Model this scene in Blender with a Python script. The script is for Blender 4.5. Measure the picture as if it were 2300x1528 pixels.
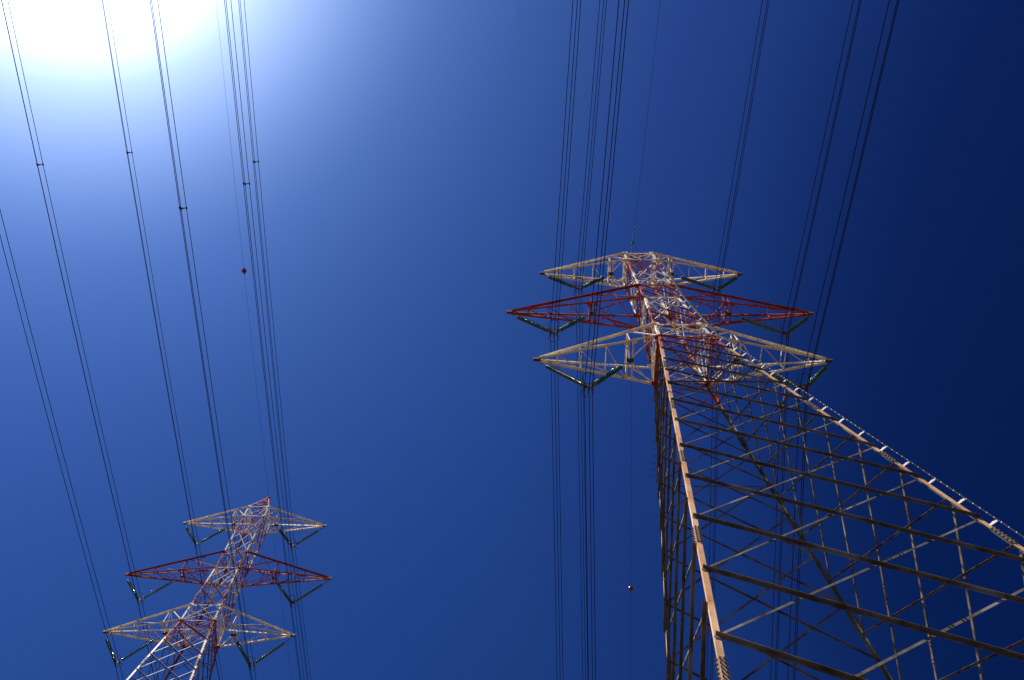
import bpy, bmesh, math, random
from mathutils import Vector, Matrix

random.seed(7)
S = bpy.context.scene
for o in list(bpy.data.objects):
    bpy.data.objects.remove(o)
COL = S.collection
R = math.radians

# ------------------------------------------------------------------ camera
EYE = Vector((-9.599, -18.059, 1.6))
F_PX, IMG_W, IMG_H = 1835.3, 2300.0, 1528.0
CAM_R = Matrix(((0.99998727, -0.00491702, 0.0011362),
                (-0.00414888, -0.92917673, -0.36961248),
                (0.00287312, 0.36960306, -0.9291853)))
cam_d = bpy.data.cameras.new("camera")
cam_d.sensor_width = 36.0
cam_d.lens = F_PX / IMG_W * 36.0
cam_d.clip_start, cam_d.clip_end = 0.1, 20000
cam = bpy.data.objects.new("camera", cam_d)
COL.objects.link(cam)
cam.matrix_world = Matrix.Translation(EYE) @ CAM_R.to_4x4()
S.camera = cam

# ------------------------------------------------------------------ sun and sky
SUN_DIR = Vector((-0.43609, -0.13907, 0.88909)).normalized()
SUN_EL = math.asin(SUN_DIR.z)
SUN_AZ = math.atan2(SUN_DIR.x, SUN_DIR.y)          # clockwise from +Y
sun_d = bpy.data.lights.new("sun", 'SUN')
sun_d.energy = 5.0
sun_d.angle = R(0.53)
sun_d.color = (1.0, 0.95, 0.87)
sun = bpy.data.objects.new("sun", sun_d)
COL.objects.link(sun)
sun.rotation_euler = SUN_DIR.to_track_quat('Z', 'Y').to_euler()

world = bpy.data.worlds.new("World")
S.world = world
world.use_nodes = True
wn, wl = world.node_tree.nodes, world.node_tree.links
wn.clear()
w_out = wn.new('ShaderNodeOutputWorld')
w_bg = wn.new('ShaderNodeBackground')
w_sky = wn.new('ShaderNodeTexSky')
w_sky.sky_type = 'NISHITA'
w_sky.sun_disc = False
w_sky.sun_elevation = SUN_EL
w_sky.sun_rotation = SUN_AZ
w_sky.altitude = 400
w_sky.air_density = 1.0
w_sky.dust_density = 1.5
w_sky.ozone_density = 10.0
SKY_STRENGTH = 0.08
EXPOSURE = 1.3                                     # backlit picture, exposed for the steel
w_bg.inputs['Strength'].default_value = SKY_STRENGTH
SKY_PLAIN = False
if SKY_PLAIN:
    wl.new(w_sky.outputs[0], w_bg.inputs['Color'])
else:
    # clear dry air: deepen the blue, and add the bright haze round the sun (angle from the sun's direction)
    sc0 = wn.new('ShaderNodeVectorMath'); sc0.operation = 'SCALE'
    sc0.inputs['Scale'].default_value = SKY_STRENGTH
    wl.new(w_sky.outputs[0], sc0.inputs[0])
    pw = wn.new('ShaderNodeGamma'); pw.inputs['Gamma'].default_value = 1.7
    wl.new(sc0.outputs[0], pw.inputs['Color'])
    tint = wn.new('ShaderNodeMix'); tint.data_type = 'RGBA'; tint.blend_type = 'MULTIPLY'
    tint.inputs[0].default_value = 1.0
    tint.inputs[7].default_value = (1.66, 2.28, 2.74, 1)
    wl.new(pw.outputs[0], tint.inputs[6])
    tc = wn.new('ShaderNodeTexCoord')
    dot = wn.new('ShaderNodeVectorMath'); dot.operation = 'DOT_PRODUCT'
    dot.inputs[1].default_value = SUN_DIR
    wl.new(tc.outputs['Generated'], dot.inputs[0])
    ac = wn.new('ShaderNodeMath'); ac.operation = 'ARCCOSINE'; ac.use_clamp = False
    wl.new(dot.outputs['Value'], ac.inputs[0])
    mr = wn.new('ShaderNodeMath'); mr.operation = 'DIVIDE'; mr.inputs[1].default_value = R(90)
    wl.new(ac.outputs[0], mr.inputs[0])
    ramp = wn.new('ShaderNodeValToRGB')
    ramp.color_ramp.interpolation = 'B_SPLINE'
    GLOW = [(0, (4, 4, 4)), (6, (2, 2, 2)), (9, (.85, .83, .76)), (12.0, (.24, .24, .2)), (17.5, (.04, .04, .03)), (23, (0, 0, 0)), (90, (0, 0, 0))]
    els = ramp.color_ramp.elements
    while len(els) < len(GLOW):
        els.new(0.5)
    for e, (deg, c) in zip(els, GLOW):
        e.position = deg / 90.0
        e.color = (c[0], c[1], c[2], 1)
    wl.new(mr.outputs[0], ramp.inputs[0])
    # the clear sky is darkest a quarter circle from the sun, on the far side of the zenith
    dark = wn.new('ShaderNodeVectorMath'); dark.operation = 'DOT_PRODUCT'
    dark.inputs[1].default_value = (0.897, 0.172, 0.407)
    wl.new(tc.outputs['Generated'], dark.inputs[0])
    dr = wn.new('ShaderNodeValToRGB')
    dr.color_ramp.interpolation = 'EASE'
    DARK = [(0.42, (1, 1, 1)), (0.605, (.80, .83, .92)), (0.80, (.25, .37, .52)), (1.0, (.2, .3, .45))]
    els = dr.color_ramp.elements
    while len(els) < len(DARK):
        els.new(0.5)
    for e, (p, c) in zip(els, DARK):
        e.position = p
        e.color = (*c, 1)
    wl.new(dark.outputs['Value'], dr.inputs[0])
    deep = wn.new('ShaderNodeVectorMath'); deep.operation = 'MULTIPLY'
    wl.new(tint.outputs[2], deep.inputs[0])
    wl.new(dr.outputs[0], deep.inputs[1])
    # towards the horizon the deepened sky would brighten too much: hold it back by height
    sz = wn.new('ShaderNodeSeparateXYZ')
    wl.new(tc.outputs['Generated'], sz.inputs[0])
    lowr = wn.new('ShaderNodeMapRange')
    lowr.inputs['From Min'].default_value = 0.60
    lowr.inputs['From Max'].default_value = 0.90
    lowr.inputs['To Min'].default_value = 0.76
    lowr.inputs['To Max'].default_value = 1.0
    wl.new(sz.outputs['Z'], lowr.inputs['Value'])
    held = wn.new('ShaderNodeVectorMath'); held.operation = 'SCALE'
    wl.new(deep.outputs[0], held.inputs[0])
    wl.new(lowr.outputs[0], held.inputs['Scale'])
    add = wn.new('ShaderNodeVectorMath'); add.operation = 'ADD'
    wl.new(held.outputs[0], add.inputs[0])
    wl.new(ramp.outputs[0], add.inputs[1])
    mul = wn.new('ShaderNodeVectorMath'); mul.operation = 'SCALE'
    mul.inputs['Scale'].default_value = 1.0 / SKY_STRENGTH / 2.0 ** EXPOSURE
    wl.new(add.outputs[0], mul.inputs[0])
    wl.new(mul.outputs[0], w_bg.inputs['Color'])
wl.new(w_bg.outputs[0], w_out.inputs['Surface'])

S.view_settings.view_transform = 'Standard'
S.view_settings.look = 'None'
S.view_settings.exposure = EXPOSURE
S.view_settings.gamma = 1.0
S.render.film_transparent = False
S.cycles.max_bounces = 6
S.cycles.sample_clamp_indirect = 4.0


# ------------------------------------------------------------------ materials
def new_mat(name):
    m = bpy.data.materials.new(name)
    m.use_nodes = True
    n, l = m.node_tree.nodes, m.node_tree.links
    b = n['Principled BSDF']
    return m, n, l, b


def noise(n, l, scale, detail=4, rough=0.6, coord=None, stretch=None):
    t = n.new('ShaderNodeTexNoise')
    t.inputs['Scale'].default_value = scale
    t.inputs['Detail'].default_value = detail
    t.inputs['Roughness'].default_value = rough
    if coord is None:
        g = n.new('ShaderNodeNewGeometry')
        coord = g.outputs['Position']
    if stretch:
        mp = n.new('ShaderNodeMapping')
        mp.inputs['Scale'].default_value = stretch
        l.new(coord, mp.inputs['Vector'])
        coord = mp.outputs[0]
    l.new(coord, t.inputs['Vector'])
    return t.outputs['Fac']


def ramp_of(n, l, fac, stops, interp='LINEAR'):
    r = n.new('ShaderNodeValToRGB')
    r.color_ramp.interpolation = interp
    e = r.color_ramp.elements
    while len(e) < len(stops):
        e.new(0.5)
    for x, (p, c) in zip(e, stops):
        x.position = p
        x.color = (*c, 1)
    l.new(fac, r.inputs[0])
    return r.outputs[0]


def mixc(n, l, fac, a, b, mode='MIX'):
    m = n.new('ShaderNodeMix'); m.data_type = 'RGBA'; m.blend_type = mode
    for sock, v in ((m.inputs[0], fac), (m.inputs[6], a), (m.inputs[7], b)):
        if isinstance(v, (int, float)):
            sock.default_value = v
        elif isinstance(v, tuple):
            sock.default_value = (*v, 1)
        else:
            l.new(v, sock)
    return m.outputs[2]


RUST = (0.075, 0.038, 0.02)
WHITE, RED = (0.80, 0.74, 0.61), (0.34, 0.054, 0.018)
WHITE_DIRTY, RED_DIRTY = (0.62, 0.49, 0.33), (0.18, 0.022, 0.009)


def weather(n, l, clean, dirty, rust_amount=0.585):
    a = noise(n, l, 1.6, 5, 0.65)
    dirt = ramp_of(n, l, a, [(0.38, (0, 0, 0)), (0.68, (1, 1, 1))])
    c = mixc(n, l, dirt, clean, dirty)
    b = noise(n, l, 3.2, 6, 0.72)
    rust = ramp_of(n, l, b, [(rust_amount, (0, 0, 0)), (rust_amount + 0.07, (1, 1, 1))])
    return mixc(n, l, rust, c, RUST)


def paint(name, clean, dirty, rust=0.585):
    m, n, l, b = new_mat(name)
    l.new(weather(n, l, clean, dirty, rust), b.inputs['Base Color'])
    b.inputs['Roughness'].default_value = 0.8
    b.inputs['Specular IOR Level'].default_value = 0.12
    return m


GALV, GALV2 = (0.52, 0.33, 0.18), (0.42, 0.19, 0.075)
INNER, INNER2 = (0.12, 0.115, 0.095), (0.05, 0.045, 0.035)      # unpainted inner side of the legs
BAR, BAR2 = (0.14, 0.122, 0.10), (0.036, 0.025, 0.018)
# heights above the waist where the paint changes (the steel below the last one is bare)
BANDS = [(-999, 'g'), (-2.6, 'r'), (0.0, 'w'), (2.1, 'r'), (5.4, 'w'), (7.9, 'r'), (10.4, 'w'), (13.3, 'r'), (16.4, 'w'), (18.45, 'r')]


def banded(name, waist, bare, bare2):
    m, n, l, b = new_mat(name)
    g = n.new('ShaderNodeNewGeometry')
    sx = n.new('ShaderNodeSeparateXYZ'); l.new(g.outputs['Position'], sx.inputs[0])
    mr = n.new('ShaderNodeMapRange')
    mr.inputs['From Min'].default_value = waist - 10
    mr.inputs['From Max'].default_value = waist + 30
    rg = noise(n, l, 7.0, 3, 0.6)
    wob = n.new('ShaderNodeMath'); wob.operation = 'MULTIPLY_ADD'
    wob.inputs[1].default_value = 0.4
    l.new(rg, wob.inputs[0])
    sh = n.new('ShaderNodeMath'); sh.operation = 'SUBTRACT'; sh.inputs[1].default_value = 0.2
    l.new(sx.outputs['Z'], sh.inputs[0])
    l.new(sh.outputs[0], wob.inputs[2])
    l.new(wob.outputs[0], mr.inputs['Value'])
    key = {'g': (0, 0, 0), 'r': (0.5, 0.5, 0.5), 'w': (1, 1, 1)}
    st = [(max(0, (z + 10) / 40.0), key[k]) for z, k in BANDS]
    k = ramp_of(n, l, mr.outputs[0], st, 'CONSTANT')
    isred = ramp_of(n, l, k, [(0, (0, 0, 0)), (0.25, (1, 1, 1)), (0.75, (0, 0, 0))], 'CONSTANT')
    iswhite = ramp_of(n, l, k, [(0, (0, 0, 0)), (0.75, (1, 1, 1))], 'CONSTANT')
    c = weather(n, l, bare, bare2, 0.62)
    pale = noise(n, l, 0.9, 3, 0.5, g.outputs['Position'], (1.0, 1.0, 0.35))
    c = mixc(n, l, ramp_of(n, l, pale, [(0.55, (0, 0, 0)), (0.68, (1, 1, 1))]), c, tuple(min(0.8, x * 1.2 + 0.04) for x in bare))
    c = mixc(n, l, isred, c, weather(n, l, RED, RED_DIRTY))
    c = mixc(n, l, iswhite, c, weather(n, l, WHITE, WHITE_DIRTY))
    l.new(c, b.inputs['Base Color'])
    ro = n.new('ShaderNodeMapRange')
    ro.inputs['From Max'].default_value = 0.4
    ro.inputs['To Min'].default_value = 0.42
    ro.inputs['To Max'].default_value = 0.78
    l.new(k, ro.inputs['Value'])
    l.new(ro.outputs[0], b.inputs['Roughness'])
    b.inputs['Specular IOR Level'].default_value = 0.12
    return m


def flat(name, c, rough=0.5, metal=0.0):
    m, n, l, b = new_mat(name)
    f = noise(n, l, 9.0, 4)
    d = tuple(x * 0.6 for x in c)
    l.new(mixc(n, l, f, c, d), b.inputs['Base Color'])
    b.inputs['Roughness'].default_value = rough
    b.inputs['Metallic'].default_value = metal
    return m


M_WHITE = paint("white_paint", WHITE, WHITE_DIRTY)
M_RED = paint("red_paint", RED, RED_DIRTY)
M_LADDER = paint("ladder_paint", (0.62, 0.60, 0.56), (0.30, 0.26, 0.20), 0.62)
M_RAIL = flat("rail_steel", (0.05, 0.045, 0.04), 0.95)
M_RAIL.node_tree.nodes['Principled BSDF'].inputs['Specular IOR Level'].default_value = 0.0
M_BRACKET = paint("bracket_paint", (0.52, 0.50, 0.47), (0.30, 0.27, 0.22), 0.66)
M_PLATE = flat("dark_plate", (0.055, 0.04, 0.03), 0.7)
M_SPLICE = flat("splice_steel", (0.34, 0.21, 0.125), 0.6)
M_BOLT = flat("bolt_steel", (0.05, 0.04, 0.034), 0.6)
M_FIT = flat("dark_fitting", (0.04, 0.035, 0.035), 0.75)
M_WIRE = flat("weathered_wire", (0.010, 0.009, 0.010), 0.9)
M_WIRE.node_tree.nodes['Principled BSDF'].inputs['Specular IOR Level'].default_value = 0.0
M_SPIKE = flat("spike_steel", (0.10, 0.085, 0.07), 0.6)
M_BALL = flat("orange_ball", (0.20, 0.022, 0.007), 0.25)
M_SPACER = flat("spacer_metal", (0.045, 0.036, 0.03), 0.95)
M_SPACER.node_tree.nodes['Principled BSDF'].inputs['Specular IOR Level'].default_value = 0.05
M_CONCRETE = flat("concrete", (0.36, 0.34, 0.31), 0.9)


def glass():
    m, n, l, b = new_mat("green_glass")
    b.inputs['Base Color'].default_value = (0.008, 0.14, 0.12, 1)
    b.inputs['Roughness'].default_value = 0.17
    b.inputs['IOR'].default_value = 2.2
    b.inputs['Transmission Weight'].default_value = 0.2
    return m


M_GLASS = glass()


def ground_mat():
    m, n, l, b = new_mat("dry_field")
    a = noise(n, l, 0.08, 6, 0.65)
    c = ramp_of(n, l, a, [(0.35, (0.038, 0.024, 0.010)), (0.55, (0.046, 0.029, 0.012)), (0.72, (0.032, 0.027, 0.010))])
    f = noise(n, l, 3.0, 6, 0.7)
    l.new(mixc(n, l, f, c, (0.035, 0.022, 0.009)), b.inputs['Base Color'])
    b.inputs['Roughness'].default_value = 0.95
    bp = n.new('ShaderNodeBump'); bp.inputs['Strength'].default_value = 0.6
    l.new(f, bp.inputs['Height']); l.new(bp.outputs[0], b.inputs['Normal'])
    return m


# ------------------------------------------------------------------ helpers
def link(name, data, parent=None):
    o = bpy.data.objects.new(name, data)
    COL.objects.link(o)
    if parent is not None:
        o.parent = parent
    return o


def finish(name, bm, m, parent=None, smooth=False):
    me = bpy.data.meshes.new(name)
    bmesh.ops.recalc_face_normals(bm, faces=bm.faces)
    bm.to_mesh(me); bm.free()
    me.materials.append(m)
    if smooth:
        me.polygons.foreach_set('use_smooth', [True] * len(me.polygons))
    return link(name, me, parent)


def thing(name, label, cat, loc=(0, 0, 0), rz=0.0, group=None):
    o = link(name, None)
    o.location = loc
    o.rotation_euler = (0, 0, rz)
    o.empty_display_size = 0.2
    tag(o, label, cat, group)
    return o


def tag(o, label, cat, group=None):
    o['label'] = label
    o['category'] = cat
    if group:
        o['group'] = group


def frame(d, hint):
    d = d.normalized()
    u = hint - d * hint.dot(d)
    if u.length < 1e-5:
        u = d.orthogonal()
    u.normalize()
    return d, u, d.cross(u)


def prism(bm, p0, p1, prof, u, v):
    a = [bm.verts.new(p0 + u * x + v * y) for x, y in prof]
    b = [bm.verts.new(p1 + u * x + v * y) for x, y in prof]
    k = len(prof)
    for i in range(k):
        j = (i + 1) % k
        bm.faces.new((a[i], a[j], b[j], b[i]))
    bm.faces.new(a[::-1]); bm.faces.new(b)


def angle(bm, p0, p1, w1, w2, t, u, v):
    """rolled steel angle, heel on p0-p1, one flange along u and one along v"""
    d = (p1 - p0).normalized()
    u = (u - d * u.dot(d)).normalized()
    v = v - d * v.dot(d)
    v = (v - u * v.dot(u)).normalized()
    prism(bm, p0, p1, [(0, 0), (w1, 0), (w1, t), (t, t), (t, w2), (0, w2)], u, v)


def box(bm, c, sx, sy, sz, x=Vector((1, 0, 0)), y=Vector((0, 1, 0)), mi=0):
    z = x.cross(y)
    vs = [bm.verts.new(c + x * (i * sx / 2) + y * (j * sy / 2) + z * (k * sz / 2))
          for i in (-1, 1) for j in (-1, 1) for k in (-1, 1)]
    for f in ((0, 1, 3, 2), (4, 6, 7, 5), (0, 4, 5, 1), (2, 3, 7, 6), (0, 2, 6, 4), (1, 5, 7, 3)):
        bm.faces.new([vs[i] for i in f]).material_index = mi


def tube(bm, pts, r, k=6, rr=None):
    rings = []
    for i, p in enumerate(pts):
        d = (pts[min(i + 1, len(pts) - 1)] - pts[max(i - 1, 0)])
        d, u, v = frame(d, Vector((0, 0, 1)) if abs(d.normalized().z) < 0.9 else Vector((1, 0, 0)))
        q = rr[i] if rr else r
        rings.append([bm.verts.new(p + (u * math.cos(2 * math.pi * j / k) + v * math.sin(2 * math.pi * j / k)) * q) for j in range(k)])
    for a, b in zip(rings, rings[1:]):
        for j in range(k):
            bm.faces.new((a[j], a[(j + 1) % k], b[(j + 1) % k], b[j]))
    bm.faces.new(rings[0][::-1]); bm.faces.new(rings[-1])


def ring(bm, c, rad, r, x, y, n=32, k=6):
    z = x.cross(y)
    rings = []
    for i in range(n):
        a = 2 * math.pi * i / n
        q = x * math.cos(a) + y * math.sin(a)
        rings.append([bm.verts.new(c + q * (rad + r * math.cos(2 * math.pi * j / k)) + z * (r * math.sin(2 * math.pi * j / k))) for j in range(k)])
    for i in range(n):
        a, b = rings[i], rings[(i + 1) % n]
        for j in range(k):
            bm.faces.new((a[j], a[(j + 1) % k], b[(j + 1) % k], b[j]))


def lathe(bm, prof, k=16):
    rings = []
    for r, z in prof:
        if r < 1e-6:
            rings.append([bm.verts.new((0, 0, z))])
        else:
            rings.append([bm.verts.new((r * math.cos(2 * math.pi * j / k), r * math.sin(2 * math.pi * j / k), z)) for j in range(k)])
    for a, b in zip(rings, rings[1:]):
        for j in range(k):
            q = [a[j % len(a)], a[(j + 1) % len(a)], b[(j + 1) % len(b)], b[j % len(b)]]
            q2 = []
            for v in q:
                if v not in q2:
                    q2.append(v)
            if len(q2) > 2:
                bm.faces.new(q2)


def px_of(p):
    q = CAM_R.transposed() @ (p - EYE)
    if q.z > -0.5:
        return None
    return (IMG_W / 2 + F_PX * q.x / -q.z, IMG_H / 2 - F_PX * q.y / -q.z, -q.z)


def shown(p0, p1, w):
    """how many picture pixels a bar covers"""
    n, hit, last = 16, 0.0, None
    for i in range(n + 1):
        r = px_of(p0.lerp(p1, i / n))
        if r and last and 0 < r[0] < IMG_W and 0 < r[1] < IMG_H:
            hit += math.hypot(r[0] - last[0], r[1] - last[1]) * w * F_PX / r[2]
        last = r
    return hit


X, Y, Z = Vector((1, 0, 0)), Vector((0, 1, 0)), Vector((0, 0, 1))

# ------------------------------------------------------------------ ground
bm = bmesh.new()
n_g = 60
for i in range(n_g + 1):
    for j in range(n_g + 1):
        sx = (i / n_g * 2 - 1); sy = (j / n_g * 2 - 1)
        x = 4000 * sx * abs(sx); y = 4000 * sy * abs(sy)
        r = math.hypot(x, y)
        bm.verts.new((x, y, -0.004 + max(0, r - 150) * 0.02 * (0.5 + 0.5 * math.sin(x * 0.004) * math.cos(y * 0.005))))
bm.verts.ensure_lookup_table()
for i in range(n_g):
    for j in range(n_g):
        a = i * (n_g + 1) + j
        bm.faces.new([bm.verts[q] for q in (a, a + n_g + 1, a + n_g + 2, a + 1)])
g = finish('ground', bm, ground_mat(), None, True)
g['kind'] = 'structure'

# ------------------------------------------------------------------ the lattice towers
ZM, ZT, ZTOP, ZPEAK = 7.854, 16.588, 18.35, 21.9
SPLAY = 0.12658
ARMS = {  # height, half span, chord rise on the body, inner string plate, lattice nodes from the tip inwards
    'lower': dict(z=0.0, a=8.42, rise=2.15, xp=3.0, nodes=(7.1, 5.76, 4.38), xs=5.6325, mat=M_WHITE),
    'middle': dict(z=ZM, a=10.0, rise=2.55, xp=4.45, nodes=(8.6, 7.25, 5.87), xs=7.091, mat=M_RED),
    'upper': dict(z=ZT, a=7.62, rise=1.72, xp=2.27, nodes=(6.29, 5.0, 3.64), xs=4.9283, mat=M_WHITE)}
HANG = 3.5575


def half(z):
    if z <= 0:
        return 1.5037 - SPLAY * z
    if z <= ZM:
        return 1.5037 + (1.1363 - 1.5037) * z / ZM
    if z <= ZTOP:
        return 1.1363
    return max(0.06, 1.1363 * (ZPEAK - z) / (ZPEAK - ZTOP))


CORNERS = {'A': (-1, -1), 'B': (1, -1), 'C': (-1, 1), 'D': (1, 1)}
FACES = [('A', 'B', Vector((0, -1, 0))), ('A', 'C', Vector((-1, 0, 0))), ('B', 'D', Vector((1, 0, 0))), ('D', 'C', Vector((0, 1, 0)))]
LV_F = [0.0, -1.1, -2.7, -4.7, -6.65, -8.8, -11.1, -13.55, -16.25, -18.95, -21.85, -24.8, -27.7, -30.9, -34.4, -38.1, -42.0, -46.1, -50.4, -55.0]
LV_S = [0.0, -0.5, -1.9, -3.9, -5.7, -7.8, -9.9, -12.4, -15.0, -17.7, -20.5, -23.4, -26.3, -29.3, -32.6, -36.2, -40.0, -44.0, -48.2, -52.6]
UP_F = [0.0, 1.4, 2.9, 4.5, 6.15, 7.85, 9.1, 10.4, 12.3, 14.4, 16.59, 18.35]
UP_S = [0.0, 0.7, 2.15, 3.7, 5.3, 7.0, 8.45, 9.75, 11.35, 13.35, 15.5, 17.4, 18.35]


def bar_w(z):
    pts = [(-60, 0.15), (-28, 0.105), (-16, 0.085), (-9, 0.075), (0, 0.068), (18, 0.062)]
    for (z0, w0), (z1, w1) in zip(pts, pts[1:]):
        if z <= z1:
            return w0 + (w1 - w0) * max(0, z - z0) / (z1 - z0)
    return pts[-1][1]


def leg_w(z):
    pts = [(-60, 0.22), (-28, 0.15), (-14, 0.15), (0, 0.15), (8, 0.14), (18, 0.125)]
    for (z0, w0), (z1, w1) in zip(pts, pts[1:]):
        if z <= z1:
            return w0 + (w1 - w0) * max(0, z - z0) / (z1 - z0)
    return pts[-1][1]


def build_tower(label, loc, rz, waist, group):
    root = thing('lattice_tower', label, 'pylon', loc, rz, group)
    M = Matrix.Translation(loc) @ Matrix.Rotation(rz, 4, 'Z')
    m_leg = banded('tower_leg_steel', waist, GALV, GALV2)
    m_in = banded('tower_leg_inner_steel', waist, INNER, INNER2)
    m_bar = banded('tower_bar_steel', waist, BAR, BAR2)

    def P(c, z):
        s = CORNERS[c]; h = half(z)
        return Vector((s[0] * h, s[1] * h, waist + z))

    # legs with splice plates
    for c, s in CORNERS.items():
        bm = bmesh.new()
        u, v = Vector((-s[0], 0, 0)), Vector((0, -s[1], 0))
        stops = [-waist + 0.25, -28.9, -16, -8, 0, ZM, ZTOP]
        for z0, z1 in zip(stops, stops[1:]):
            w = leg_w((z0 + z1) / 2)
            angle(bm, P(c, z0), P(c, z1), w, w, 0.022, u, v)
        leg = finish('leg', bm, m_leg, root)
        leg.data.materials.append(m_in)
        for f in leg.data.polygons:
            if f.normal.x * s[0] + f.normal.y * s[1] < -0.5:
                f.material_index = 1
        for zs in (-5.6, -11.7, -17.2, -22.9, -28.9, -36.0, -43.0, -51.0, 3.6, 12.0):
            if zs < -waist + 2:
                continue
            ln = 0.9 if zs < 0 else 0.6
            d = (P(c, zs + 1) - P(c, zs)).normalized()
            q = P(c, zs)
            w = leg_w(zs)
            bm = bmesh.new()
            for fl, nrm in ((u, -v), (v, -u)):
                f = (fl - d * fl.dot(d)).normalized()
                nn = d.cross(f); nn = nn if nn.dot(nrm) > 0 else -nn
                pc = q + f * (w * 0.5) + nn * 0.010
                box(bm, pc, w * 0.92, ln, 0.016, f, d)
                for a in (-0.30, 0.30):
                    for b in range(6):
                        pb = pc + f * (a * w) + d * (ln * (b / 5 - 0.5) * 0.86) + nn * 0.028
                        box(bm, pb, 0.034, 0.034, 0.045, f, d, 1)
                # bolt tails stick out past the edge of the flange on the other face
                for b in range(6):
                    pb = q + f * (w * 1.02) + d * (ln * (b / 5 - 0.5) * 0.86) + nn * 0.012
                    box(bm, pb, 0.07, 0.03, 0.03, f, d, 1)
            sp = finish('splice_plate', bm, M_SPLICE if zs < -3 else m_leg, leg)
            sp.data.materials.append(M_BOLT)
        bm = bmesh.new()
        q = P(c, -waist)
        box(bm, Vector((q.x, q.y, 0.1)), 0.9, 0.9, 0.5)
        box(bm, Vector((q.x, q.y, 0.37)), 0.6, 0.6, 0.05)
        finish('footing', bm, M_CONCRETE, root)

    # lattice bars: on every face one set runs outside the legs, the crossing set inside them
    bars = []

    def bar(c0, z0, c1, z1, nrm, outside, k=1.0):
        p0, p1 = P(c0, z0), P(c1, z1)
        if p0.z < 0.4 or p1.z < 0.4:
            return
        d = (p1 - p0).normalized()
        zmid = (z0 + z1) / 2
        w = bar_w(zmid) * (1.0 if outside else 0.72) * k
        n_face = nrm.copy()
        n_face.z = SPLAY if zmid < 0 else 0.02
        n_face.normalize()
        n_face = (n_face - d * n_face.dot(d)).normalized()
        e = d.cross(n_face)
        if e.z < 0:
            e = -e
        ext = w * 0.5
        in0 = (p1 - p0).normalized() * leg_w(z0) * 0.3
        in1 = (p0 - p1).normalized() * leg_w(z1) * 0.3
        off = n_face * (0.012 if outside else -0.030)
        a = p0 + in0 - d * ext * 0.6 + off + e * (w * 0.5)
        b = p1 + in1 + d * ext * 0.6 + off + e * (w * 0.5)
        bars.append((shown(M @ a, M @ b, w), a, b, w, -e, n_face if outside else -n_face))

    for fi, (c0, c1, nrm) in enumerate(FACES):
        lo = LV_F if fi in (0, 3) else LV_S
        up = UP_F if fi in (0, 3) else UP_S
        for lv in (lo, up):
            n = len(lv)
            down = lv[1] < 0
            for i in range(n - 2):
                zt, zb = (lv[i], lv[i + 2]) if down else (lv[i + 2], lv[i])
                bar(c0, zt, c1, zb, nrm, True)
                bar(c0, zb, c1, zt, nrm, False)
            for i in (0, n - 2):
                zt, zb = (lv[i], lv[i + 1]) if down else (lv[i + 1], lv[i])
                bar(c0, zt, c1, zb, nrm, True, 0.8)
                bar(c0, zb, c1, zt, nrm, False, 0.8)
        for z in (0.0, 2.15, ZM, ZM + 2.55, ZT, ZTOP):
            bar(c0, z - 0.02, c1, z - 0.02, nrm, False, 1.25)
    # plan bracing at the arm levels
    for z in (0.0, ZM, ZT):
        for c0, c1 in (('A', 'D'), ('B', 'C')):
            p0, p1 = P(c0, z - 0.1 if c0 == 'A' else z - 0.19), P(c1, z - 0.1 if c0 == 'A' else z - 0.19)
            d = (p1 - p0).normalized()
            bars.append((shown(M @ p0, M @ p1, 0.07), p0 + d * 0.15, p1 - d * 0.15, 0.07, Z.copy(), d.cross(Z)))
    bars.sort(key=lambda q: -q[0])
    rest = bmesh.new()
    for i, (px, a, b, w, u, v) in enumerate(bars):
        t = max(0.008, w * 0.09)
        if i < 96:
            bm = bmesh.new()
            angle(bm, a, b, w, w, t, u, v)
            if (a.z + b.z) / 2 - waist < -17 and u.z < 0:
                dd = (b - a).normalized()
                nn = v.normalized()
                for q in (-0.33, -0.2, 0.2, 0.33):
                    for e2 in (0.3, 0.75):
                        box(bm, a.lerp(b, 0.62) + dd * q + u.normalized() * (w * e2), 0.03, 0.03, 0.07, dd, u.normalized(), 1)
            o = finish('brace', bm, m_bar, root)
            o.data.materials.append(M_BOLT)
        else:
            angle(rest, a, b, w, w, t, u, v)
    o = finish('lacing', rest, m_bar, root)
    o['kind'] = 'stuff'

    # gusset plates where the arms meet the legs
    for z in (0.0, ZM, ZT, 2.15, ZM + 2.55, ZTOP):
        for c, s in CORNERS.items():
            bm = bmesh.new()
            q = P(c, z)
            box(bm, q + Vector((-s[0] * 0.12, s[1] * 0.036, -0.02)), 0.36, 0.014, 0.24)
            box(bm, q + Vector((s[0] * 0.06, -s[1] * 0.10, -0.06)), 0.26, 0.26, 0.014)
            finish('gusset_plate', bm, M_RED if z in (0.0, ZM, ZM + 2.55) else M_WHITE, root)

    # peak that carries the earth wire
    pk = bmesh.new()
    for c, s in CORNERS.items():
        angle(pk, P(c, ZTOP), P(c, ZPEAK - 0.15), 0.09, 0.09, 0.01, Vector((-s[0], 0, 0)), Vector((0, -s[1], 0)))
    lv = [ZTOP, ZTOP + 1.1, ZTOP + 1.95, ZTOP + 2.6, ZTOP + 3.1]
    for c0, c1, nrm in FACES:
        for i, (z0, z1) in enumerate(zip(lv, lv[1:])):
            a, b = (c0, c1) if i % 2 else (c1, c0)
            angle(pk, P(a, z0), P(b, z1), 0.05, 0.05, 0.007, -Z, -nrm)
            angle(pk, P(c0, z1), P(c1, z1), 0.05, 0.05, 0.007, -Z, -nrm)
    box(pk, Vector((0, 0, waist + ZPEAK - 0.12)), 0.26, 0.36, 0.26)
    finish('peak', pk, M_RED, root)

    # cross arms
    for nm, A in ARMS.items():
        for s in (-1, 1):
            build_arm(root, A, s, waist)

    # access ladder on the outer corner of leg B
    bm = bmesh.new()
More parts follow.
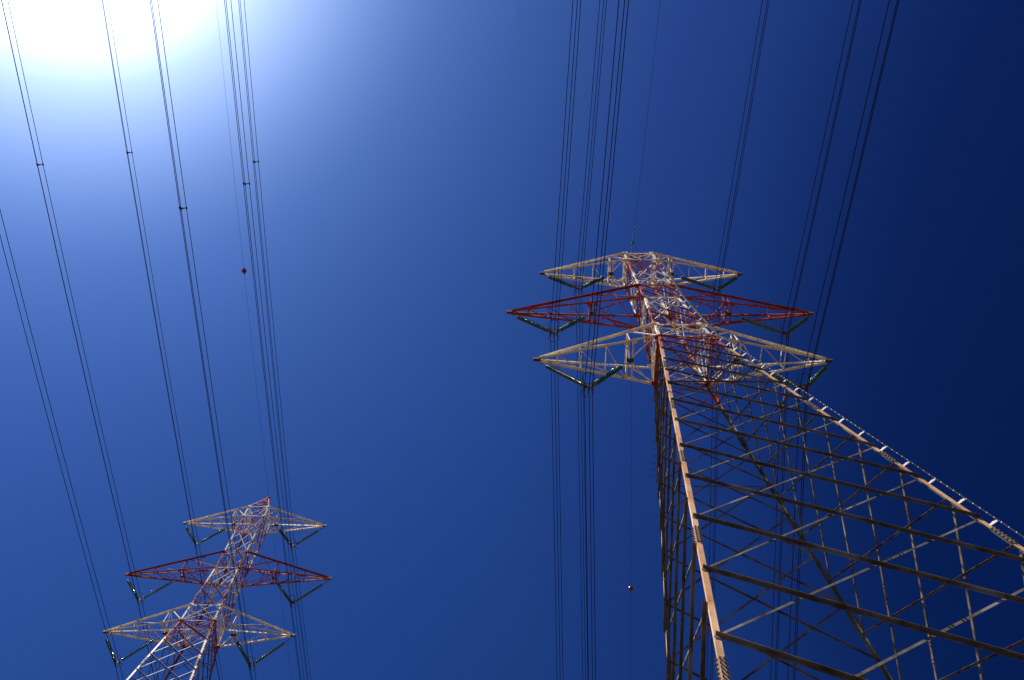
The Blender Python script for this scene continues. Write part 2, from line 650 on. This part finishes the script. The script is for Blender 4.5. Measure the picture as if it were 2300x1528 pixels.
    diag = Vector((1, -1, 0)).normalized()
    tang = Vector((0.827, 0.562, 0))
    face = Vector((0.562, -0.827, 0))

    def L(z, off=0.25, side=0.0):
        return P('B', z) + diag * off + tang * side
    zs = [-waist + 2.6, 0.0, ZM, ZTOP - 1.0]
    for side in (-0.19, 0.19):
        for z0, z1 in zip(zs, zs[1:]):
            p0, p1 = L(z0, 0.25, side), L(z1, 0.25, side)
            d = (p1 - p0).normalized()
            prism(bm, p0, p1, [(-0.013, -0.007), (0.013, -0.007), (0.013, 0.007), (-0.013, 0.007)], (face - d * face.dot(d)).normalized(), tang)
    n_rail = len(bm.faces)
    z = zs[0] + 0.2
    while z < ZTOP - 1.05:
        tube(bm, [L(z, 0.25, -0.21), L(z, 0.25, 0.21)], 0.018, 6)
        z += 0.30
    bm.faces.ensure_lookup_table()
    for f in bm.faces[n_rail:]:
        f.material_index = 1
    lad = finish('ladder', bm, M_RAIL, root)
    lad.data.materials.append(M_LADDER)
    zb = [-9.9, -8.7, -7.5, -6.4, -5.3, -4.2, -3.1, -2.1, -1.1]
    zb = [-11.21, -12.36, -13.75, -15.17, -16.64, -18.01, -19.42, -20.87, -22.28, -23.7, -25.2, -26.7, -28.3, -30, -32, -34, -36, -38] + zb + [0.3 + 1.25 * i for i in range(14) if 0.3 + 1.25 * i < ZTOP - 1.1]
    for z in zb:
        if z < -waist + 3:
            continue
        bm = bmesh.new()
        d = (P('B', z + 1) - P('B', z)).normalized()
        for side in (0.0,):
            q0, q1 = P('B', z) - diag * 0.05, L(z, 0.25, side)
            e = (q1 - q0).normalized()
            box(bm, (q0 + q1) / 2, (q1 - q0).length, 0.085 if z < 0 else 0.06, 0.014, e, d)
            box(bm, q0.lerp(q1, 0.55), 0.06, 0.10 if z < 0 else 0.07, 0.03, e, d)
        finish('ladder_bracket', bm, M_BRACKET, lad)

    # climbing guard: a rail with outward spikes on each face
    zg = -8.85
    for c0, c1, nrm in FACES:
        bm = bmesh.new()
        p0, p1 = P(c0, zg) + nrm * 0.10, P(c1, zg) + nrm * 0.10
        angle(bm, p0, p1, 0.05, 0.05, 0.007, -Z, nrm)
        k = int((p1 - p0).length / 0.36)
        for i in range(1, k):
            q = p0.lerp(p1, i / k)
            tube(bm, [q, q + nrm * 0.33 + Z * 0.05], 0.014, 5)
        finish('spike_rail', bm, M_SPIKE, root)
    return root


def build_arm(root, A, s, waist):
    z0 = waist + A['z']
    a, rise, xp, mat = A['a'], A['rise'], A['xp'], A['mat']
    h, h2 = half(A['z']), half(A['z'] + rise)
    xt = a - 0.32

    def bot(x, sy):
        f = (x - h) / (xt - h)
        return Vector((s * x, sy * (h + (0.07 - h) * f), z0))

    def top(x, sy):
        f = (x - h2) / (xt - 0.05 - h2)
        return Vector((s * x, sy * (h2 + (0.055 - h2) * f), z0 + rise + (0.17 - rise) * f))
    bm = bmesh.new()     # the end plate is the arm's own mesh
    box(bm, Vector((s * (a - 0.19), 0, z0 + 0.035)), 0.42, 0.17, 0.19)
    box(bm, Vector((s * (a - 0.10), 0, z0 - 0.09)), 0.16, 0.03, 0.12)
    arm = finish('cross_arm', bm, M_PLATE if mat is M_WHITE else M_RED, root)

    def sub(name, p0, p1, w, u, v, m=mat):
        b = bmesh.new()
        angle(b, p0, p1, w, w, max(0.007, w * 0.09), u, v)
        return finish(name, b, m, arm)
    for sy in (-1, 1):
        inw = Vector((0, -sy, 0))
        sub('chord', bot(h - 0.1, sy) + inw * 0.07, bot(xt, sy) + inw * 0.03, 0.125, -inw, Z)
        sub('chord', top(h2 - 0.1, sy) + inw * 0.07, top(xt - 0.05, sy) + inw * 0.03, 0.14, -inw, -Z)
    xf = (xp + 0.2, xp - 0.2)
    nodes = list(A['nodes'])
    seq = nodes + [xf[0]]
    # bottom plane: cross struts, same-handed diagonals
    for x in nodes:
        sub('strut', bot(x, -1) - Z * 0.01, bot(x, 1) - Z * 0.01, 0.05, -Vector((s, 0, 0)), Z)
    chain = [xt - 0.05] + seq
    for xo, xi in zip(chain, chain[1:]):
        if s < 0:
            p, q = bot(xo, -1), bot(xi, 1)
        else:
            p, q = bot(xi, -1), bot(xo, 1)
        sub('strut', p + Z * 0.03, q + Z * 0.03, 0.045, Vector((s, 0, 0)), Z)
    # frame that carries the inner string
    for x in xf:
        sub('frame_beam', bot(x, -1) - Z * 0.015, bot(x, 1) - Z * 0.015, 0.10, Vector((-s if x == xf[0] else s, 0, 0)), Z)
    b = bmesh.new()
    box(b, Vector((s * xp, 0, z0 - 0.03)), 0.40, 0.24, 0.16)
    finish('hanger_plate', b, M_PLATE, arm)
    for sy in (-1, 1):
        inw = Vector((0, -sy, 0))
        for x in xf:
            b = bmesh.new()
            q = bot(x, sy)
            box(b, q + Vector((0, -sy * 0.10, -0.022)), 0.26, 0.24, 0.012)
            finish('gusset_plate', b, mat, arm)
        # hangers from the top chord to the plate and to the lower chord
        sub('hanger', top(xp - 0.05, sy), Vector((s * xp, sy * 0.10, z0 + 0.05)), 0.065, Vector((s, 0, 0)), inw)
        sub('hanger', top(xp + 0.02, sy), bot(xp + 0.02, sy), 0.06, Vector((s, 0, 0)), inw)
        # side lattice between bottom and top chord
        for x in nodes[1:2]:
            sub('strut', bot(x, sy) + inw * 0.03, top(x, sy) + inw * 0.03, 0.045, Vector((s, 0, 0)), inw)
            sub('strut', top(x, sy) + inw * 0.05, bot(xf[0], sy) + inw * 0.05, 0.04, Vector((s, 0, 0)), inw)
        # from the frame back to the tower corners
        sub('strut', Vector((s * (xp - 0.12), sy * 0.10, z0)), bot(h + 0.12, sy) - Z * 0.03, 0.07, Vector((0, sy, 0)), Z)
        sub('strut', top(xp - 0.1, sy) + inw * 0.02, Vector((s * h, sy * h * 0.98, z0 + 0.08)), 0.065, Z, inw)
        if xp > 4:
            xm = (xp + h) / 2
            sub('strut', bot(xm, sy) + inw * 0.03, top(xm, sy) + inw * 0.03, 0.05, Vector((s, 0, 0)), inw)
            sub('strut', bot(xf[1], sy) + inw * 0.05, top(xm, sy) + inw * 0.05, 0.05, Vector((s, 0, 0)), inw)
            if sy < 0:
                sub('strut', bot(xm, -1) + Z * 0.05, bot(xf[1], 1) + Z * 0.05, 0.06, Vector((s, 0, 0)), Z)
                sub('strut', bot(xm, -1) + Z * 0.05, bot(h + 0.1, 1) + Z * 0.05, 0.06, Vector((s, 0, 0)), Z)
                sub('strut', bot(xm, 1) + Z * 0.12, bot(xf[1], -1) + Z * 0.12, 0.06, Vector((s, 0, 0)), Z)
    # plan struts in the top plane
    for i, x in enumerate(nodes[:2] + [xp]):
        sub('strut', top(x, -1) - Z * 0.02, top(x, 1) - Z * 0.02, 0.045, Vector((s, 0, 0)), -Z)


GROUND_DROP = 44.032
T1 = (Vector((0, 0, 0)), 0.0, 44.032)
T2 = (Vector((-37.081, 32.670, 0)), 0.01768, 44.032 + 14.778)
build_tower('large red and white lattice tower with a white ladder up its corner leg', T1[0], T1[1], T1[2], 'lattice transmission towers')
build_tower('red and white lattice tower standing farther away without its lower legs in view', T2[0], T2[1], T2[2], 'lattice transmission towers')

# ------------------------------------------------------------------ insulators
bm = bmesh.new()     # one cap-and-pin glass disc, axis Z, cap upwards
lathe(bm, [(0.0, 0.075), (0.040, 0.072), (0.046, 0.040), (0.070, 0.034), (0.096, 0.024), (0.116, 0.008), (0.128, -0.008), (0.136, -0.022), (0.1395, -0.032),
           (0.137, -0.041), (0.129, -0.047), (0.112, -0.030), (0.098, -0.044), (0.085, -0.024), (0.068, -0.040), (0.052, -0.020), (0.030, -0.030), (0.014, -0.070), (0.0, -0.072)], 20)
disc0 = finish('glass_disc', bm, M_GLASS, None, True)
DISC = disc0.data
bpy.data.objects.remove(disc0)
BUNDLE = ((-0.2021, 0.0, 'left'), (0.0, -0.31, 'lower middle'), (0.2021, 0.0, 'right'))
TOWERS = ((1, T1, 'the large ladder tower'), (2, T2, 'the farther tower'))


def place(T, v):
    loc, rz, waist = T
    c, s_ = math.cos(rz), math.sin(rz)
    return Vector((loc.x + v.x * c - v.y * s_, loc.y + v.x * s_ + v.y * c, waist + v.z))


def string(root, p0, p1, link_len, label=None):
    d = (p1 - p0)
    ln = d.length; d.normalize()
    b = bmesh.new()
    end = 0.10
    tube(b, [p0, p0 + d * (link_len + 0.05)], 0.020, 6)
    tube(b, [p0 + d * (link_len * 0.5 - 0.05), p0 + d * (link_len * 0.5 + 0.05)], 0.040, 6)
    tube(b, [p1 - d * (end + 0.05), p1], 0.030, 6)
    tube(b, [p0 + d * link_len, p1 - d * end], 0.016, 5)
    st = finish('insulator_string', b, M_FIT, root)
    k = 22
    step = (ln - link_len - end) / k
    rot = (-d).to_track_quat('Z', 'Y')
    for i in range(k):
        o = link('glass_disc', DISC, st)
        o.rotation_mode = 'QUATERNION'
        o.rotation_quaternion = rot
        o.location = p0 + d * (link_len + step * (i + 0.5))
        o.scale = (1.02, 1.02, step / 0.146)


for ti, T, tname in TOWERS:
    for nm, A in ARMS.items():
        for s in (-1, 1):
            side = 'left' if s < 0 else 'right'
            org = place(T, Vector((s * A['xs'], 0, A['z'] - HANG)))
            root = thing('insulator_assembly', 'green glass V insulator hanging from the %s %s arm of %s' % (nm, side, tname),
                         'insulator', org, T[1], 'glass V insulators under the cross arms')
            tip = Vector((s * (A['a'] - 0.10 - A['xs']), 0, HANG - 0.12))
            inn = Vector((s * (A['xp'] - A['xs']), 0, HANG - 0.10))
            string(root, tip, Vector((s * 0.24, 0, 0.16)), 0.98)
            string(root, inn, Vector((-s * 0.24, 0, 0.16)), 1.02)
            b = bmesh.new()
            for y in (-0.02, 0.02):
                vs = [b.verts.new((x, y, z)) for x, z in ((-0.27, 0.17), (0.27, 0.17), (0.25, 0.07), (0.05, -0.16), (-0.05, -0.16), (-0.25, 0.07))]
                b.faces.new(vs if y < 0 else vs[::-1])
            b.verts.ensure_lookup_table()
            for i in range(6):
                j = (i + 1) % 6
                b.faces.new((b.verts[i], b.verts[i + 6], b.verts[j + 6], b.verts[j]))
            finish('yoke_plate', b, M_FIT, root)
            for dx, dz, _ in BUNDLE:
                b = bmesh.new()
                tube(b, [Vector((dx, 0, 0.09 if dz == 0 else -0.14)), Vector((dx, 0, dz - 0.0))], 0.028, 6)
                tube(b, [Vector((dx, y, dz - 0.002 - 0.05 * abs(y))) for y in (-0.30, -0.14, 0, 0.14, 0.30)], 0.04, 8, rr=[0.026, 0.045, 0.06, 0.045, 0.026])
                finish('suspension_clamp', b, M_FIT, root)
            for y in (-0.40, 0.40):
                b = bmesh.new()
                ring(b, Vector((0, y, 0.16)), 0.32, 0.019, X, Vector((0, 1, 0.25 if y > 0 else -0.15)).normalized())
                tube(b, [Vector((0.10, 0, 0.10)), Vector((0.08, y * 0.35, 0.14))], 0.016, 5)
                tube(b, [Vector((-0.10, 0, 0.10)), Vector((-0.08, y * 0.35, 0.14))], 0.016, 5)
                finish('corona_ring', b, M_FIT, root)

# ------------------------------------------------------------------ wires (slope and drift at the tower, near span / far span)
W = {(1, 'n', 'll'): (0.1067, 0.0322), (1, 'n', 'ml'): (0.107, 0.0348), (1, 'n', 'tl'): (0.1072, 0.0366), (1, 'n', 'lr'): (0.1067, 0.0336),
     (1, 'n', 'mr'): (0.1074, 0.0351), (1, 'n', 'tr'): (0.1074, 0.0356), (1, 'f', 'll'): (0.1938, 0.0349), (1, 'f', 'ml'): (0.1937, 0.0325),
     (1, 'f', 'tl'): (0.1939, 0.0381), (1, 'f', 'lr'): (0.1927, 0.0329), (1, 'f', 'mr'): (0.1939, 0.0374), (1, 'f', 'tr'): (0.1938, 0.0355),
     (2, 'n', 'll'): (0.1445, 0.0321), (2, 'n', 'ml'): (0.1432, 0.0348), (2, 'n', 'tl'): (0.1426, 0.0356), (2, 'n', 'lr'): (0.1441, 0.0318),
     (2, 'n', 'mr'): (0.145, 0.0309), (2, 'n', 'tr'): (0.143, 0.0364), (2, 'f', 'll'): (-0.0156, 0.016), (2, 'f', 'ml'): (-0.0162, 0.017),
     (2, 'f', 'tl'): (-0.0162, 0.017), (2, 'f', 'lr'): (-0.0176, 0.0204), (2, 'f', 'mr'): (-0.0169, 0.0189), (2, 'f', 'tr'): (-0.0159, 0.0162),
     (1, 'n', 'e'): (0.0745, 0.0409), (1, 'f', 'e'): (0.0755, 0.0475), (2, 'n', 'e'): (0.0877, 0.0213), (2, 'f', 'e'): (0.0007, 0.0165)}
SAG = 0.0004
TT = [0, 0.3, 1, 2, 4, 7, 10, 14, 18, 23, 28, 34, 40, 47, 55, 64, 75, 88, 105, 125, 150, 180, 215, 255, 300]
CODE = {'lower': 'l', 'middle': 'm', 'upper': 't'}


def span(ti, key, x0, z0, dz, sag):
    pts = []
    for sd, sg in (('n', -1), ('f', 1)):
        sl, yaw = W[(ti, sd, key)]
        q = [Vector((x0 + yaw * t, sg * t, z0 + dz - sl * t + sag * t * t)) for t in TT]
        pts = q[::-1] if sd == 'n' else pts + q[1:]
    return pts


for ti, T, tname in TOWERS:
    for nm, A in ARMS.items():
        for s in (-1, 1):
            side = 'left' if s < 0 else 'right'
            key = CODE[nm] + side[0]
            for dx, dz, which in BUNDLE:
                pts = [place(T, p) for p in span(ti, key, s * A['xs'] + dx, A['z'] - HANG, dz, SAG)]
                b = bmesh.new()
                tube(b, pts, 0.020, 6)
                o = finish('power_line', b, M_WIRE, None, True)
                tag(o, '%s wire of the three under the %s %s arm of %s' % (which, nm, side, tname), 'power line', 'high voltage wires in bundles of three')
    pts = [place(T, p) for p in span(ti, 'e', 0, ZPEAK, 0, 0.0003)]
    b = bmesh.new()
    tube(b, pts, 0.0105, 5)
    o = finish('earth_wire', b, M_WIRE, None, True)
    tag(o, 'thin single earth wire carrying an orange ball over ' + tname, 'earth wire', 'thin earth wires over the peaks')

# spacers between the three wires of the bundles near the farther tower
for key, nm, s, t in (('tr', 'upper', 1, 40.0), ('mr', 'middle', 1, 40.0), ('lr', 'lower', 1, 40.0), ('tl', 'upper', -1, 40.5), ('ml', 'middle', -1, 41.0)):
    A = ARMS[nm]
    sl, yaw = W[(2, 'n', key)]
    c = place(T2, Vector((s * A['xs'] + yaw * t, -t, A['z'] - HANG - sl * t + SAG * t * t)))
    side = 'left' if s < 0 else 'right'
    root = thing('bundle_spacer', 'dark three armed spacer on the wires from the %s %s arm of the farther tower' % (nm, side), 'spacer', c, T2[1], 'spacers on the triple wires')
    b = bmesh.new()
    hub = Vector((0, 0, -0.105))
    ring(b, hub, 0.07, 0.03, X, Z, 12, 6)
    finish('hub', b, M_SPACER, root)
    for dx, dz, _ in BUNDLE:
        b = bmesh.new()
        e = Vector((dx, 0, dz))
        tube(b, [hub, hub.lerp(e, 0.5), e], 0.03, 6, rr=[0.055, 0.03, 0.034])
        tube(b, [e + Y * -0.09, e + Y * -0.06, e + Y * 0.06, e + Y * 0.09], 0.04, 8, rr=[0.024, 0.05, 0.05, 0.024])
        finish('spacer_arm', b, M_SPACER, root)

# marker balls on the earth wires
for ti, T, sd, sg, t, label in ((1, T1, 'f', 1, 31.6, 'glossy dark red orange marker ball on the earth wire of the large ladder tower'),
                                (2, T2, 'n', -1, 27.3, 'dull orange marker ball on the earth wire of the farther tower')):
    sl, yaw = W[(ti, sd, 'e')]
    c = place(T, Vector((yaw * t, sg * t, ZPEAK - sl * t + 0.0003 * t * t)))
    d = Vector((yaw, sg, -sl + 0.0006 * t)).normalized()
    b = bmesh.new()
    prof = [(0.0, -0.27)] + [(0.235 * math.sin(a), -0.245 * math.cos(a)) for a in [math.pi * i / 24 for i in range(1, 24)]] + [(0.0, 0.27)]
    lathe(b, prof, 28)
    o = finish('marker_ball', b, M_BALL, None, True)
    o.location = c
    o.rotation_mode = 'QUATERNION'
    o.rotation_quaternion = d.to_track_quat('Z', 'Y')
    tag(o, label, 'marker ball', 'marker balls on the earth wires')
    b = bmesh.new()
    lathe(b, [(0.0, -0.38), (0.03, -0.38), (0.05, -0.29), (0.10, -0.22), (0.0, -0.22)], 12)
    lathe(b, [(0.0, 0.38), (0.03, 0.38), (0.05, 0.29), (0.10, 0.22), (0.0, 0.22)], 12)
    finish('ball_clamp', b, M_FIT, o, True)
    b = bmesh.new()
    ring(b, Vector((0, 0, 0)), 0.237, 0.007, X, Z, 36, 5)
    finish('seam', b, M_BALL, o, True)

# earth wire fittings at the peaks
for ti, T, tname in TOWERS:
    sl, yaw = W[(ti, 'n', 'e')]

    def ew(t):
        return Vector((yaw * t, -t, -sl * t))
    if ti == 1:
        root = thing('earth_wire_insulator', 'small twin disc glass fitting on the earth wire of ' + tname, 'insulator',
                     place(T, Vector((0, 0, ZPEAK))), T[1])
        b = bmesh.new()
        tube(b, [ew(0.0), ew(0.85)], 0.020, 6)
        tube(b, [ew(0.15), ew(0.24)], 0.04, 6)
        tube(b, [ew(0.55), ew(0.63)], 0.036, 6)
        finish('link_rod', b, M_FIT, root)
        d = ew(1).normalized()
        for t in (0.92, 1.08):
            o = link('glass_disc', DISC, root)
            o.rotation_mode = 'QUATERNION'
            o.rotation_quaternion = (-d).to_track_quat('Z', 'Y')
            o.location = ew(t)
        b = bmesh.new()
        tube(b, [ew(1.12), ew(1.2), ew(1.8)], 0.04, 6, rr=[0.03, 0.045, 0.035])
        finish('strain_clamp', b, M_FIT, root)
        ts = (2.2, 2.55)
    else:
        root = thing('earth_wire_clamp', 'small dark clamp holding the earth wire on the peak of ' + tname, 'clamp',
                     place(T, Vector((0, 0, ZPEAK))), T[1])
        b = bmesh.new()
        tube(b, [ew(0.0), ew(0.12), ew(0.45)], 0.04, 6, rr=[0.05, 0.045, 0.022])
        finish('clamp_body', b, M_FIT, root)
        ts = (1.0, 1.3)
    b = bmesh.new()
    for t in ts:
        tube(b, [ew(t - 0.09) - Z * 0.05, ew(t + 0.09) - Z * 0.05], 0.032, 8)
    tube(b, [ew(ts[0]) - Z * 0.05, ew(ts[1]) - Z * 0.05], 0.010, 5)
    tm = (ts[0] + ts[1]) / 2
    tube(b, [ew(tm), ew(tm) - Z * 0.06], 0.02, 6)
    finish('vibration_damper', b, M_FIT, root)
    if ti == 2:
        continue
    b = bmesh.new()
    pts = [ew(1.2).lerp(Vector((0.45, -0.3, -0.35)), i / 8) - Z * (0.35 * math.sin(math.pi * i / 8)) for i in range(9)]
    tube(b, pts, 0.010, 5)
    finish('jumper_wire', b, M_WIRE, root)
